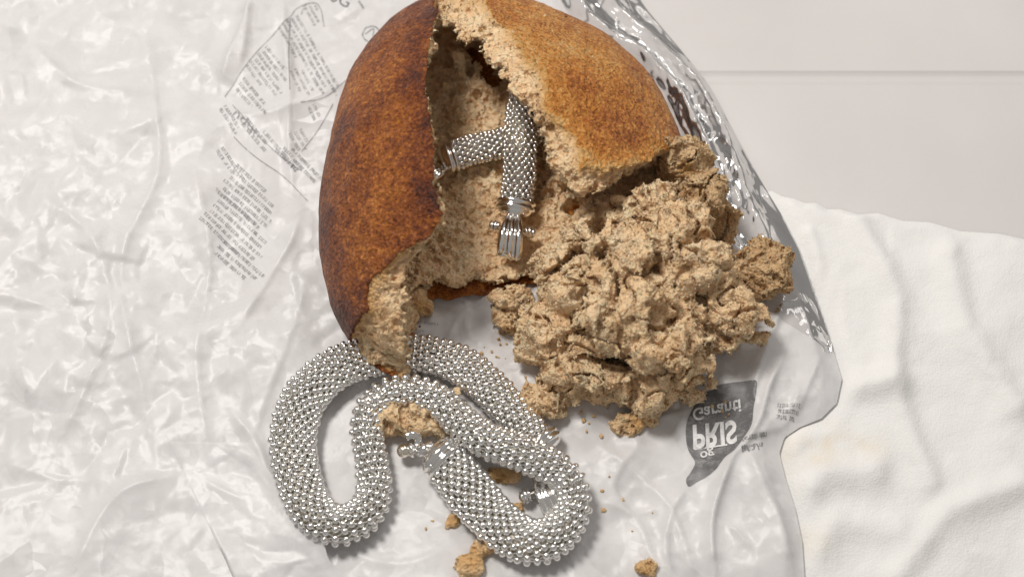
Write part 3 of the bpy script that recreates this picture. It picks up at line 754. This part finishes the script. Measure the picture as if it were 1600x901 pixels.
# ------------------------------------------------------------------ torn crumb chunks
def chunk(name, label, blobs, seed, mat='crumb', vox=1.95, amp=1.0, npores=900, crust=None, flat=None, group='chunks of torn bread crumb'):
    """blobs: (photo x, photo y, centre height, rx, ry, rz[, turn degrees])"""
    B = []
    for b in blobs:
        p = W(b[0], b[1], b[2]); B.append((p, np.array(b[3:6], float), math.radians(b[6]) if len(b) > 6 else 0.0))
    pad = 14*amp+8
    lo = np.min([p-np.array([max(r[0], r[1])]*2+[r[2]]) for p, r, _ in B], 0)-pad
    hi = np.max([p+np.array([max(r[0], r[1])]*2+[r[2]]) for p, r, _ in B], 0)+pad
    gz = float(np.median([bag_z(p[0], p[1]) for p, r, _ in B]))-2.0
    lo[2] = max(lo[2], gz-vox*2)
    shape, ax = grid(lo, hi, vox)
    X = ax[0][:, None, None]; Y = ax[1][None, :, None]; Z = ax[2][None, None, :]
    wx = noise3(shape, vox, 44, seed)*9*amp; wy = noise3(shape, vox, 44, seed+1)*9*amp; wz = noise3(shape, vox, 44, seed+2)*7*amp
    rg = np.random.default_rng(seed+77)
    f = np.full(shape, 1e3, np.float32)
    for i, (p, r, a) in enumerate(B):
        dx = X+wx-p[0]; dy = Y+wy-p[1]; dz = Z+wz-p[2]
        ca, sa = math.cos(a), math.sin(a)
        ex, ey = dx*ca+dy*sa, -dx*sa+dy*ca
        k = (np.abs(ex/r[0])**2.6+np.abs(ey/r[1])**2.6+np.abs(dz/r[2])**2.6)**(1/2.6)
        d = (k-1)*np.minimum(r.mean(), np.sqrt(dx*dx+dy*dy+dz*dz)/np.maximum(k, .1))
        d = d+noise3(shape, vox, 30, seed+50+i)*6*amp
        f = np.minimum(f, d)
    n1 = noise3(shape, vox, 20, seed+4); n2 = noise3(shape, vox, 10, seed+5); n3 = noise3(shape, vox, 5.2, seed+6)
    st = rg.uniform(0.6, 1.7, (3, 3))
    crest = lambda L, k: np.abs(noise3(shape, vox, L, seed+20+k, st[k % 3]))
    f = f+amp*(16*(crest(46, 0)-0.42)+18*(crest(25, 1)-0.42)+14*(crest(13.5, 2)-0.42)+6*(crest(7, 3)-0.42)+2.4*n3)
    # deep cracks where the crumb has been pulled apart
    crack = np.abs(noise3(shape, vox, 60, seed+8, (1.3, 0.8, 1.0))+0.22*n1)
    if amp > 0.9: f = np.maximum(f, np.minimum((0.145-crack)*75, f+34*amp))
    crack = np.abs(noise3(shape, vox, 40, seed+9, (0.8, 1.3, 1.0))+0.3*n1)
    f = np.maximum(f, np.minimum((0.10-crack)*60, f+(11 if amp > 0.9 else 5)*amp))
    if amp > 0.9:
        crack = np.abs(noise3(shape, vox, 27, seed+10, (1.2, 0.8, 0.9))+0.25*n2)
        f = np.maximum(f, np.minimum((0.085-crack)*70, f+15))
        f = np.maximum(f, np.minimum((noise3(shape, vox, 22, seed+12)-0.62)*40, f+17))      # open holes
    f = np.maximum(f, gz-Z+0.6*n1).astype(np.float32)
    pores(f, vox, np.ones(shape, bool), int(npores*1.3), 1.6, 4.4, seed+9)
    for s_ in (f[0], f[-1], f[:, 0], f[:, -1], f[:, :, 0], f[:, :, -1]): s_[...] = 5
    V, F, idx = surface_nets(f, vox, lo)
    # keep the largest connected lumps only (drop floating specks)
    lab = np.arange(len(V)); flat_f = F.ravel(); order = np.argsort(flat_f, kind='stable')
    ids_, starts = np.unique(flat_f[order], return_index=True)
    for _ in range(600):
        m = np.repeat(lab[F].min(1), 4)[order]; new = lab.copy()
        new[ids_] = np.minimum.reduceat(m, starts); new = new[new]
        if (new == lab).all(): break
        lab = new
    vals, cnt = np.unique(lab, return_counts=True)
    big = np.isin(lab, vals[cnt == cnt.max()])
    F = F[big[F].all(1)]
    u, F = np.unique(F, return_inverse=True)[0], np.unique(F, return_inverse=True)[1].reshape(-1, 4)
    V = V[u]
    V, F = tufts(V, F, int(len(V)*0.10), seed, amp)
    t = np.zeros(len(V))
    if crust is not None:
        px, py = project(V[:, 0], V[:, 1], V[:, 2])
        for x, y, r in crust: t = np.maximum(t, np.clip(1.3-np.hypot(px-x, py-y)/r, 0, 1))
    o = mesh_obj(name, V, F, M[mat], None, attrs={'toast': t*0.6}, origin=(V[:, 0].mean(), V[:, 1].mean(), gz))
    return tag(o, label, 'bread chunk', group)

chunk('bread_chunk', 'ragged brown crumb piece hanging at the right front corner of the loaf, behind the heap',
      [(1062, 268, 75, 36, 34, 70), (1090, 322, 62, 40, 44, 58), (1118, 372, 50, 30, 34, 46)], 1000, 'crumb2', crust=[(1072, 262, 14)])
chunk('bread_chunk', 'lumpy crumb chunk crowning the heap just below the right crust flap',
      [(968, 352, 118, 46, 36, 44), (1020, 340, 122, 50, 36, 44), (1058, 372, 112, 48, 40, 50)], 1100)
chunk('bread_chunk', 'upright crumb chunk on the left side of the heap next to the hollow loaf floor',
      [(878, 440, 70, 40, 58, 66, 18), (858, 512, 50, 40, 44, 48), (905, 400, 78, 36, 36, 62)], 1200)
chunk('bread_chunk', 'largest crumb chunk in the middle of the heap, rough and split by cracks',
      [(985, 418, 112, 68, 56, 66), (985, 492, 96, 72, 56, 74), (1030, 545, 78, 50, 48, 66)], 1300, npores=1500)
chunk('bread_chunk', 'wide pale crumb chunk ending in a ragged point at the right of the heap',
      [(1078, 440, 92, 56, 44, 70), (1120, 488, 74, 62, 40, 56, -24), (1166, 506, 56, 26, 24, 38)], 1400)
chunk('bread_chunk', 'crumb chunk with a jagged lower corner just above the dark printed badge',
      [(1060, 560, 62, 50, 44, 54), (1092, 588, 44, 26, 26, 36)], 1500)
chunk('bread_chunk', 'broad low crumb chunk at the front foot of the heap',
      [(905, 566, 52, 50, 44, 46), (960, 592, 46, 56, 42, 42), (1012, 606, 40, 40, 34, 38)], 1600, 'crumb')
chunk('bread_chunk', 'separate rounded brown crumb lump at the far right, beside the bag edge',
      [(1198, 424, 44, 36, 40, 38), (1166, 432, 38, 32, 28, 30)], 1700, 'crumb2', amp=0.75)
chunk('bread_chunk', 'small crumb chunk with a crust rim between loaf floor and necklace',
      [(802, 474, 26, 28, 18, 22), (795, 496, 16, 18, 15, 16)], 1800, amp=0.7, npores=300, crust=[(795, 517, 14), (812, 515, 12)])
chunk('bread_chunk', 'small rounded crumb chunk touching the necklace, lower left of the heap',
      [(850, 620, 22, 31, 26, 22)], 1900, amp=0.65, npores=260)
chunk('bread_chunk', 'flat crumb flake below the heap, left of the dark printed badge',
      [(985, 656, 10, 20, 12, 10), (1012, 644, 12, 18, 14, 12)], 2000, amp=0.5, npores=120, crust=[(995, 660, 22)])
chunk('bread_chunk', 'crumb piece lying inside the necklace loop beside the ball-ended clasp',
      [(612, 652, 20, 34, 28, 20), (655, 650, 20, 40, 26, 20)], 2100, amp=0.7, npores=400)
chunk('bread_chunk', 'flat orange crumb flake half under the lower curve of the necklace',
      [(730, 878, 8, 20, 15, 9), (752, 858, 8, 22, 13, 9, 35)], 2200, amp=0.4, npores=90, crust=[(738, 870, 30)])
chunk('bread_chunk', 'tiny orange crumb at the bottom edge of the photo, right of the necklace',
      [(1008, 890, 8, 15, 13, 10)], 2300, amp=0.4, npores=40, crust=[(1008, 890, 20)])
chunk('bread_chunk', 'little orange crumb in front of the loaf, beside the left crust wall',
      [(652, 470, 10, 12, 16, 10), (660, 482, 9, 11, 9, 9)], 2400, amp=0.4, npores=50, crust=[(658, 480, 24)])
chunk('bread_chunk', 'small crumb on the film just left of the lower necklace strand',
      [(708, 812, 5, 8, 8, 6)], 2500, amp=0.3, npores=10, crust=[(708, 812, 14)])
chunk('bread_chunk', 'thin orange crumb inside the small necklace loop beside the toggle bar',
      [(800, 798, 5, 20, 9, 6, 20), (775, 742, 5, 1, 1, 1)][:1], 2600, amp=0.3, npores=20, crust=[(800, 798, 26)])
chunk('bread_chunk', 'thin crumb shred under the upper necklace strand inside the small loop',
      [(782, 742, 6, 24, 9, 7, -10)], 2700, amp=0.3, npores=20, crust=[(782, 742, 26)])
chunk('bread_chunk', 'crumb shred wedged between the two crossing necklace strands',
      [(697, 592, 30, 8, 10, 8), (716, 612, 26, 9, 10, 8)], 2800, amp=0.35, npores=20, crust=[(697, 592, 14)])
chunk('bread_chunk', 'crumb tongue hanging from the left crust wall onto the necklace',
      [(600, 540, 44, 36, 30, 30), (606, 504, 52, 34, 36, 44), (596, 562, 46, 26, 16, 18)], 2900, amp=0.8, npores=500)

# specks nobody would count
def specks():
    r = random.Random(3); V = []; F = []
    for cx, cy, sx, sy, n in ((790, 525, 12, 8, 9), (775, 550, 14, 10, 7), (820, 548, 8, 8, 8), (740, 700, 30, 30, 6), (690, 800, 40, 40, 5), (960, 660, 30, 10, 8), (880, 650, 30, 10, 8), (1120, 630, 20, 10, 5), (1000, 800, 70, 60, 7)):
        for _ in range(n):
            x, y = r.gauss(cx, sx), r.gauss(cy, sy); p = W(x, y, 3); R = r.uniform(1.2, 3.4)
            z = float(bag_z(p[0], p[1]))
            bm = bmesh.new(); bmesh.ops.create_icosphere(bm, subdivisions=1, radius=1)
            k = len(V); sc = [R*r.uniform(.7, 1.5) for _ in range(3)]
            for v in bm.verts: V.append((p[0]+v.co.x*sc[0]*r.uniform(.7, 1.2), p[1]+v.co.y*sc[1]*r.uniform(.7, 1.2), z+max(0, v.co.z*0.8+0.5)*sc[2]))
            for f in bm.faces: F.append(tuple(k+v.index for v in f.verts))
            bm.free()
    o = mesh_obj('bread_crumbs', np.array(V), F, M['crumb'], attrs={'toast': np.full(len(V), .35)})
    tag(o, 'tiny loose bread crumbs scattered over the plastic film', 'crumbs', kind='stuff')
specks()

# ------------------------------------------------------------------ silver work
def unit(v): v = np.asarray(v, float); return v/(np.linalg.norm(v)+1e-12)
def sweep(path, rw, rh, seg=16, up=(0, 0, 1), closed_ends=True):
    """tube with elliptical section along path; rw/rh half width and half height per point"""
    P = np.asarray(path, float); n = len(P); T = np.gradient(P, axis=0); T = np.array([unit(t) for t in T])
    rw = np.broadcast_to(rw, n); rh = np.broadcast_to(rh, n)
    V = []
    for p, t, a, b in zip(P, T, rw, rh):
        s = unit(np.cross(t, up)); u = np.cross(s, t)
        for k in range(seg):
            q = 2*math.pi*k/seg; V.append(p+s*a*math.cos(q)+u*b*math.sin(q))
    F = [(i*seg+k, i*seg+(k+1) % seg, (i+1)*seg+(k+1) % seg, (i+1)*seg+k) for i in range(n-1) for k in range(seg)]
    if closed_ends:
        F.append(tuple(range(seg-1, -1, -1))); F.append(tuple((n-1)*seg+k for k in range(seg)))
    return np.array(V), F
def lathe(p0, p1, prof, w=1.0, h=1.0, seg=24):
    """prof: (distance along axis in units, radius); w,h scale the section"""
    p0 = np.asarray(p0, float); d = unit(np.asarray(p1)-p0)
    path = [p0+d*t for t, r in prof]
    s = unit(np.cross(d, (0, 0, 1))); u = np.cross(s, d); V = []
    for p, (t, r) in zip(path, prof):
        for k in range(seg):
            q = 2*math.pi*k/seg; V.append(p+s*r*w*math.cos(q)+u*r*h*math.sin(q))
    n = len(prof)
    F = [(i*seg+k, (i+1)*seg+k, (i+1)*seg+(k+1) % seg, i*seg+(k+1) % seg) for i in range(n-1) for k in range(seg)]
    F.append(tuple(range(seg))); F.append(tuple((n-1)*seg+k for k in range(seg-1, -1, -1)))
    return np.array(V), F
def merge(parts):
    V = []; F = []; k = 0
    for v, f in parts:
        V.append(v); F += [tuple(i+k for i in q) for q in f]; k += len(v)
    return np.vstack(V), F
bm_ = bmesh.new(); bmesh.ops.create_icosphere(bm_, subdivisions=2, radius=1.0)
ICO_V = np.array([v.co[:] for v in bm_.verts]); ICO_F = np.array([[v.index for v in f.verts] for f in bm_.faces]); bm_.free()
BEAD = {}
def bead_mesh(r):
    key = round(r, 2)
    if key not in BEAD:
        me = bpy.data.meshes.new('bead'); me.from_pydata([tuple(p) for p in ICO_V*r*U], [], [tuple(f) for f in ICO_F.tolist()])
        me.polygons.foreach_set('use_smooth', np.ones(len(me.polygons), bool)); me.materials.append(M['silver']); BEAD[key] = me
    return BEAD[key]
def rope(root, ctrl, bead_r, n_around, ring_step, seed, single=300):
    """ctrl: photo x, y, height of the centre line, half width, half height, twist (radians)"""
    pts = np.array([np.concatenate([W(c[0], c[1], c[2]), c[2:]]) for c in ctrl])
    P0 = spline(pts, 1.0); a0 = np.median(P0[:, 4])          # the net stretches where the rope is thin
    dens = (P0[:, 4]/a0)**1.2/ring_step; cum = np.concatenate([[0], np.cumsum(dens[:-1])]); n = int(cum[-1])+1
    at = np.linspace(0, cum[-1], n); P = np.stack([np.interp(at, cum, P0[:, k]) for k in range(P0.shape[1])], 1)
    T = np.gradient(P[:, :3], axis=0); T = np.array([unit(t) for t in T])
    r = np.random.default_rng(seed); pos = np.zeros((n, n_around, 3)); nrm = np.zeros_like(pos)
    qs = np.linspace(0, 2*math.pi, 97)
    wob = 1+0.012*np.convolve(r.normal(0, 1, n+8), np.ones(5)/2.2, 'same')[4:-4]
    for i in range(n):
        t = T[i]; s = unit(np.cross(t, (0, 0, 1))); u = np.cross(s, t); a, b, tw = P[i, 4:7]; a *= wob[i]; b *= wob[-1-i]
        ds = np.hypot((a-bead_r)*np.sin(qs), (b-bead_r)*np.cos(qs)); arc = np.concatenate([[0], np.cumsum((ds[1:]+ds[:-1])/2)]); arc /= arc[-1]
        for k in range(n_around):
            q = np.interp(((k+0.5*(i % 2))/n_around+tw/6.2832) % 1.0, arc, qs)      # even spacing round the flattened section
            j = r.normal(0, 0.5, 3)
            pos[i, k] = P[i, :3]+s*(a-bead_r)*math.cos(q)+u*(b-bead_r)*math.sin(q)+j
            nrm[i, k] = unit(s*math.cos(q)/a+u*math.sin(q)/b)
    core_v, core_f = sweep(P[:, :3], np.maximum(P[:, 4]-bead_r*1.75, 4), np.maximum(P[:, 5]-bead_r*1.75, 3), 20)
    mesh_obj('mesh_core', core_v, core_f, M['core'], root)
    # fine wires joining the beads into a net
    parts_v = []; parts_f = []; c = 0
    rw = bead_r*0.2
    for i in range(n-1):
        for k in range(n_around):
            for k2 in ((k, (k-1) % n_around) if i % 2 == 0 else ((k+1) % n_around, k)):
                a_, b_ = pos[i, k]-nrm[i, k]*bead_r*0.25, pos[i+1, k2]-nrm[i+1, k2]*bead_r*0.25
                t = unit(b_-a_); s = np.cross(t, nrm[i, k])*rw; u = nrm[i, k]*rw
                parts_v += [a_+s, a_+u, a_-s, b_+s, b_+u, b_-s]
                parts_f += [(c, c+1, c+4, c+3), (c+1, c+2, c+5, c+4)]; c += 6
    mesh_obj('link_wires', np.array(parts_v), np.array(parts_f), M['silver'], root)
    A = pos.reshape(-1, 3); Nn = nrm.reshape(-1, 3)
    view = CAM-A; dist = np.linalg.norm(view, axis=1); face = (Nn*view).sum(1)/dist
    score = np.where(face > 0.55, 0, 1e4)+dist-60*face
    order = np.argsort(score); near = order[:single]; rest = order[single:]
    me = bead_mesh(bead_r); base = np.array(root.location)/U
    for i in near:
        o = bpy.data.objects.new('bead', me); o.location = Vector((A[i]-base)*U); o.parent = root; C.objects.link(o)
    V = (A[rest][:, None, :]+ICO_V[None]*bead_r).reshape(-1, 3)
    F = (ICO_F[None]+(np.arange(len(rest))*len(ICO_V))[:, None, None]).reshape(-1, 3)
    tag(mesh_obj('beads', V, F, M['silver'], root), kind='stuff')
    return P
def ridge_cap(root, p0, p1, w, h, length, name='end_cap'):
    """flattened silver cap with two raised rings; p0 = rope side"""
    L = length
    prof = [(0, .80), (.02*L, .93), (.10*L, 1.0), (.20*L, 1.0), (.28*L, .93), (.32*L, .86), (.37*L, .93), (.45*L, 1.0), (.55*L, 1.0), (.62*L, .93), (.66*L, .84),
            (.74*L, .82), (.86*L, .74), (.95*L, .60), (L, .42), (L*1.01, 0.02)]
    V, F = lathe(p0, p1, prof, w, h, 36)
    return mesh_obj(name, V, F, M['cap'], root)
def toggle_bar(root, pc, d, half, r):
    """bar with grooved knobs at both ends"""
    d = unit(d); a = np.asarray(pc)-d*half
    prof = []
    H = 2*half
    def knob(t0, sg):
        return [(t0, .05), (t0+sg*1.2, .75), (t0+sg*3, 1.15), (t0+sg*5, 1.5), (t0+sg*6.5, 1.2), (t0+sg*7.5, 1.2), (t0+sg*9, 1.75), (t0+sg*12, 1.75), (t0+sg*13.2, 1.3), (t0+sg*14.2, 1.3), (t0+sg*15.5, 1.55), (t0+sg*17, 1.5), (t0+sg*18.5, .95)]
    k = knob(0, 1); e = [(H-t, q) for t, q in k][::-1]
    prof = [(t, q*r) for t, q in k+[(H*.42, .78), (H*.58, .78)]+e]
    V, F = lathe(a, a+d, prof, 1, 1, 20)
    return mesh_obj('toggle_bar', V, F, M['cap'], root)
def ribbed_hook(root, path, halfw, ribs=3, thick=6.0):
    """arched tongue made of parallel ribs: path = photo x, y, z, relative width"""
    P = spline(np.array([np.concatenate([W(*c[:3]), c[3:]]) for c in path]), 2.5)
    T = np.gradient(P[:, :3], axis=0); parts = []
    S = np.array([unit(np.cross(t, (0, 0, 1))) for t in T])
    parts.append(sweep(P[:, :3]-np.array([0, 0, thick*0.45]), halfw*P[:, 3]*0.97, np.full(len(P), thick*1.0), 20))
    for k in range(ribs):
        off = ((k+0.5)/ribs*2-1)
        Q = P[:, :3]+S*(off*halfw*P[:, 3])[:, None]
        parts.append(sweep(Q, halfw/ribs*P[:, 3]*1.02, np.full(len(P), thick), 12))
    V, F = merge(parts)
    return mesh_obj('clasp_hook', V, F, M['cap'], root)
def ball(root, name, p, r, mat, sc=(1, 1, 1)):
    bm = bmesh.new(); bmesh.ops.create_uvsphere(bm, u_segments=24, v_segments=16, radius=1)
    V = np.array([v.co[:] for v in bm.verts])*r*np.array(sc)+p; F = [tuple(v.index for v in f.verts) for f in bm.faces]; bm.free()
    return mesh_obj(name, V, F, mat, root)

def necklace_in_bread():
    root = empty('beaded_necklace', W(800, 300, 42))
    tag(root, 'silver beaded rope necklace with toggle clasp lying inside the hollow loaf', 'necklace', 'silver beaded rope necklaces')
    z = 62
    # left end -> under the upright strand -> round a hidden bend beneath the right crust -> down to the clasp
    P = rope(root, [(709, 243, z, 27, 19, 0), (740, 233, z+2, 27, 19, .1), (775, 226, z+2, 27, 19, .2), (812, 215, z+4, 27, 18, .3), (850, 192, z+6, 27, 18, .4), (885, 150, z+14, 27, 18, .5),
                    (880, 108, z+26, 27, 18, .6), (846, 104, z+40, 27, 18, .7), (822, 136, z+44, 26, 19, .8), (815, 180, z+44, 27, 19, .9), (813, 220, z+44, 28, 19, 1.0), (812, 262, z+26, 28, 19, 1.05), (808, 300, z+6, 27, 19, 1.1), (806, 318, z-2, 27, 18, 1.1)],
             4.2, 12, 7.0, 21)
    a, b = W(807, 313, z), W(802, 345, z-6); ridge_cap(root, a, b, 31, 21, 27)
    hook = ribbed_hook(root, [(803, 334, z+2, .45), (801, 346, z+16, .75), (799, 362, z+22, .95), (797, 378, z+18, 1.02), (796, 391, z+9, 1.04), (795, 399, z-2, 1.0)], 19, 3, 5.5)
    ball(root, 'hook_tip', W(795.5, 396, z-2), 18.5, M['cap'], (1.0, .42, .5)).parent = hook
    toggle_bar(root, W(801, 358, z-2), W(838, 364, z-2)-W(764, 351, z-2), 38, 5.6)
    a, b = W(712, 242, z), W(684, 250, z); ridge_cap(root, a, b, 29, 20, 25)
    ribbed_hook(root, [(690, 262, z-4, .8), (681, 268, z+4, 1.0), (668, 276, z+4, 1.0), (656, 282, z-4, .9)], 13, 3, 5)
necklace_in_bread()

def necklace_front():
    root = empty('beaded_necklace', W(660, 700, 0))
    tag(root, 'long silver beaded rope necklace with ball-ended clasp coiled on the plastic in front', 'necklace', 'silver beaded rope necklaces')
    h = 24
    ctrl = [(694, 716, h+6, 36, 23, 0), (722, 752, h+4, 38, 23, 0.1), (762, 800, h+2, 38, 23, .2), (806, 838, h+2, 37, 23, .3), (846, 846, h+2, 35, 24, .5), (882, 822, h+4, 31, 24, .7),
            (898, 784, h+8, 27, 24, .9), (884, 744, h+16, 27, 24, 1.1), (848, 722, h+26, 29, 24, 1.3), (806, 704, h+32, 28, 24, 1.5), (762, 688, h+26, 28, 24, 1.6), (724, 662, h+16, 28, 24, 1.7), (692, 632, h+12, 28, 24, 1.8),
            (656, 612, h+14, 27, 24, 2.0), (614, 612, h+10, 27, 24, 2.2), (584, 634, h+6, 27, 24, 2.4), (573, 670, h+4, 26, 24, 2.5), (580, 716, h+2, 26, 24, 2.6), (585, 764, h, 28, 24, 2.7), (567, 804, h, 31, 24, 2.9),
            (527, 820, h, 33, 24, 3.1), (488, 797, h, 34, 24, 3.3), (466, 746, h, 36, 22, 3.5), (457, 684, h, 37, 20, 3.6), (475, 622, h, 37, 20, 3.7), (522, 576, h, 37, 20, 3.8), (580, 556, h-2, 35, 20, 3.9), (640, 552, h-2, 33, 20, 4.0),
            (698, 560, h-2, 32, 20, 4.1), (746, 588, h-2, 32, 21, 4.2), (786, 628, h-2, 31, 21, 4.3), (816, 662, h-2, 31, 21, 4.4), (838, 690, h-2, 30, 20, 4.5)]
    rope(root, ctrl, 5.8, 12, 9.9, 22)
    # end with the silver clasp ball
    a, b = W(702, 722, h+8), W(668, 690, h+6); ridge_cap(root, a, b, 37, 25, 34)
    V, F = sweep(spline(np.array([W(x, y, z_) for x, y, z_ in ((676, 694, h+4), (664, 700, h+8), (657, 706, h+4), (652, 697, h-2), (654, 684, h+2), (644, 678, h+8), (634, 682, h+8))]), 2.5), 7.0, 6.0, 14)
    mesh_obj('clasp_hook', V, F, M['cap'], root)
    V, F = lathe(W(650, 701, h-4), W(628, 705, h-4), [(0, 4), (3, 9), (5, 12.5), (8, 12.5), (10, 10), (13, 8)], 1, 1, 24); cup = mesh_obj('ball_cup', V, F, M['cap'], root)
    ball(root, 'clasp_ball', W(631, 704, h-4), 10.5, M['ball_silver']).parent = cup
    # other end, tucked under the crossing strand
    a, b = W(842, 684, h), W(866, 712, h-4); ridge_cap(root, a, b, 31, 21, 26)
    ribbed_hook(root, [(842, 738, h-6, .75), (848, 756, h+4, .95), (856, 778, h+8, 1.05), (864, 798, h+2, 1.0), (868, 808, h-10, .9)], 15, 3, 5)
    toggle_bar(root, W(848, 764, h-4), W(812, 778, h-4)-W(884, 750, h-4), 38, 6.4)
necklace_front()
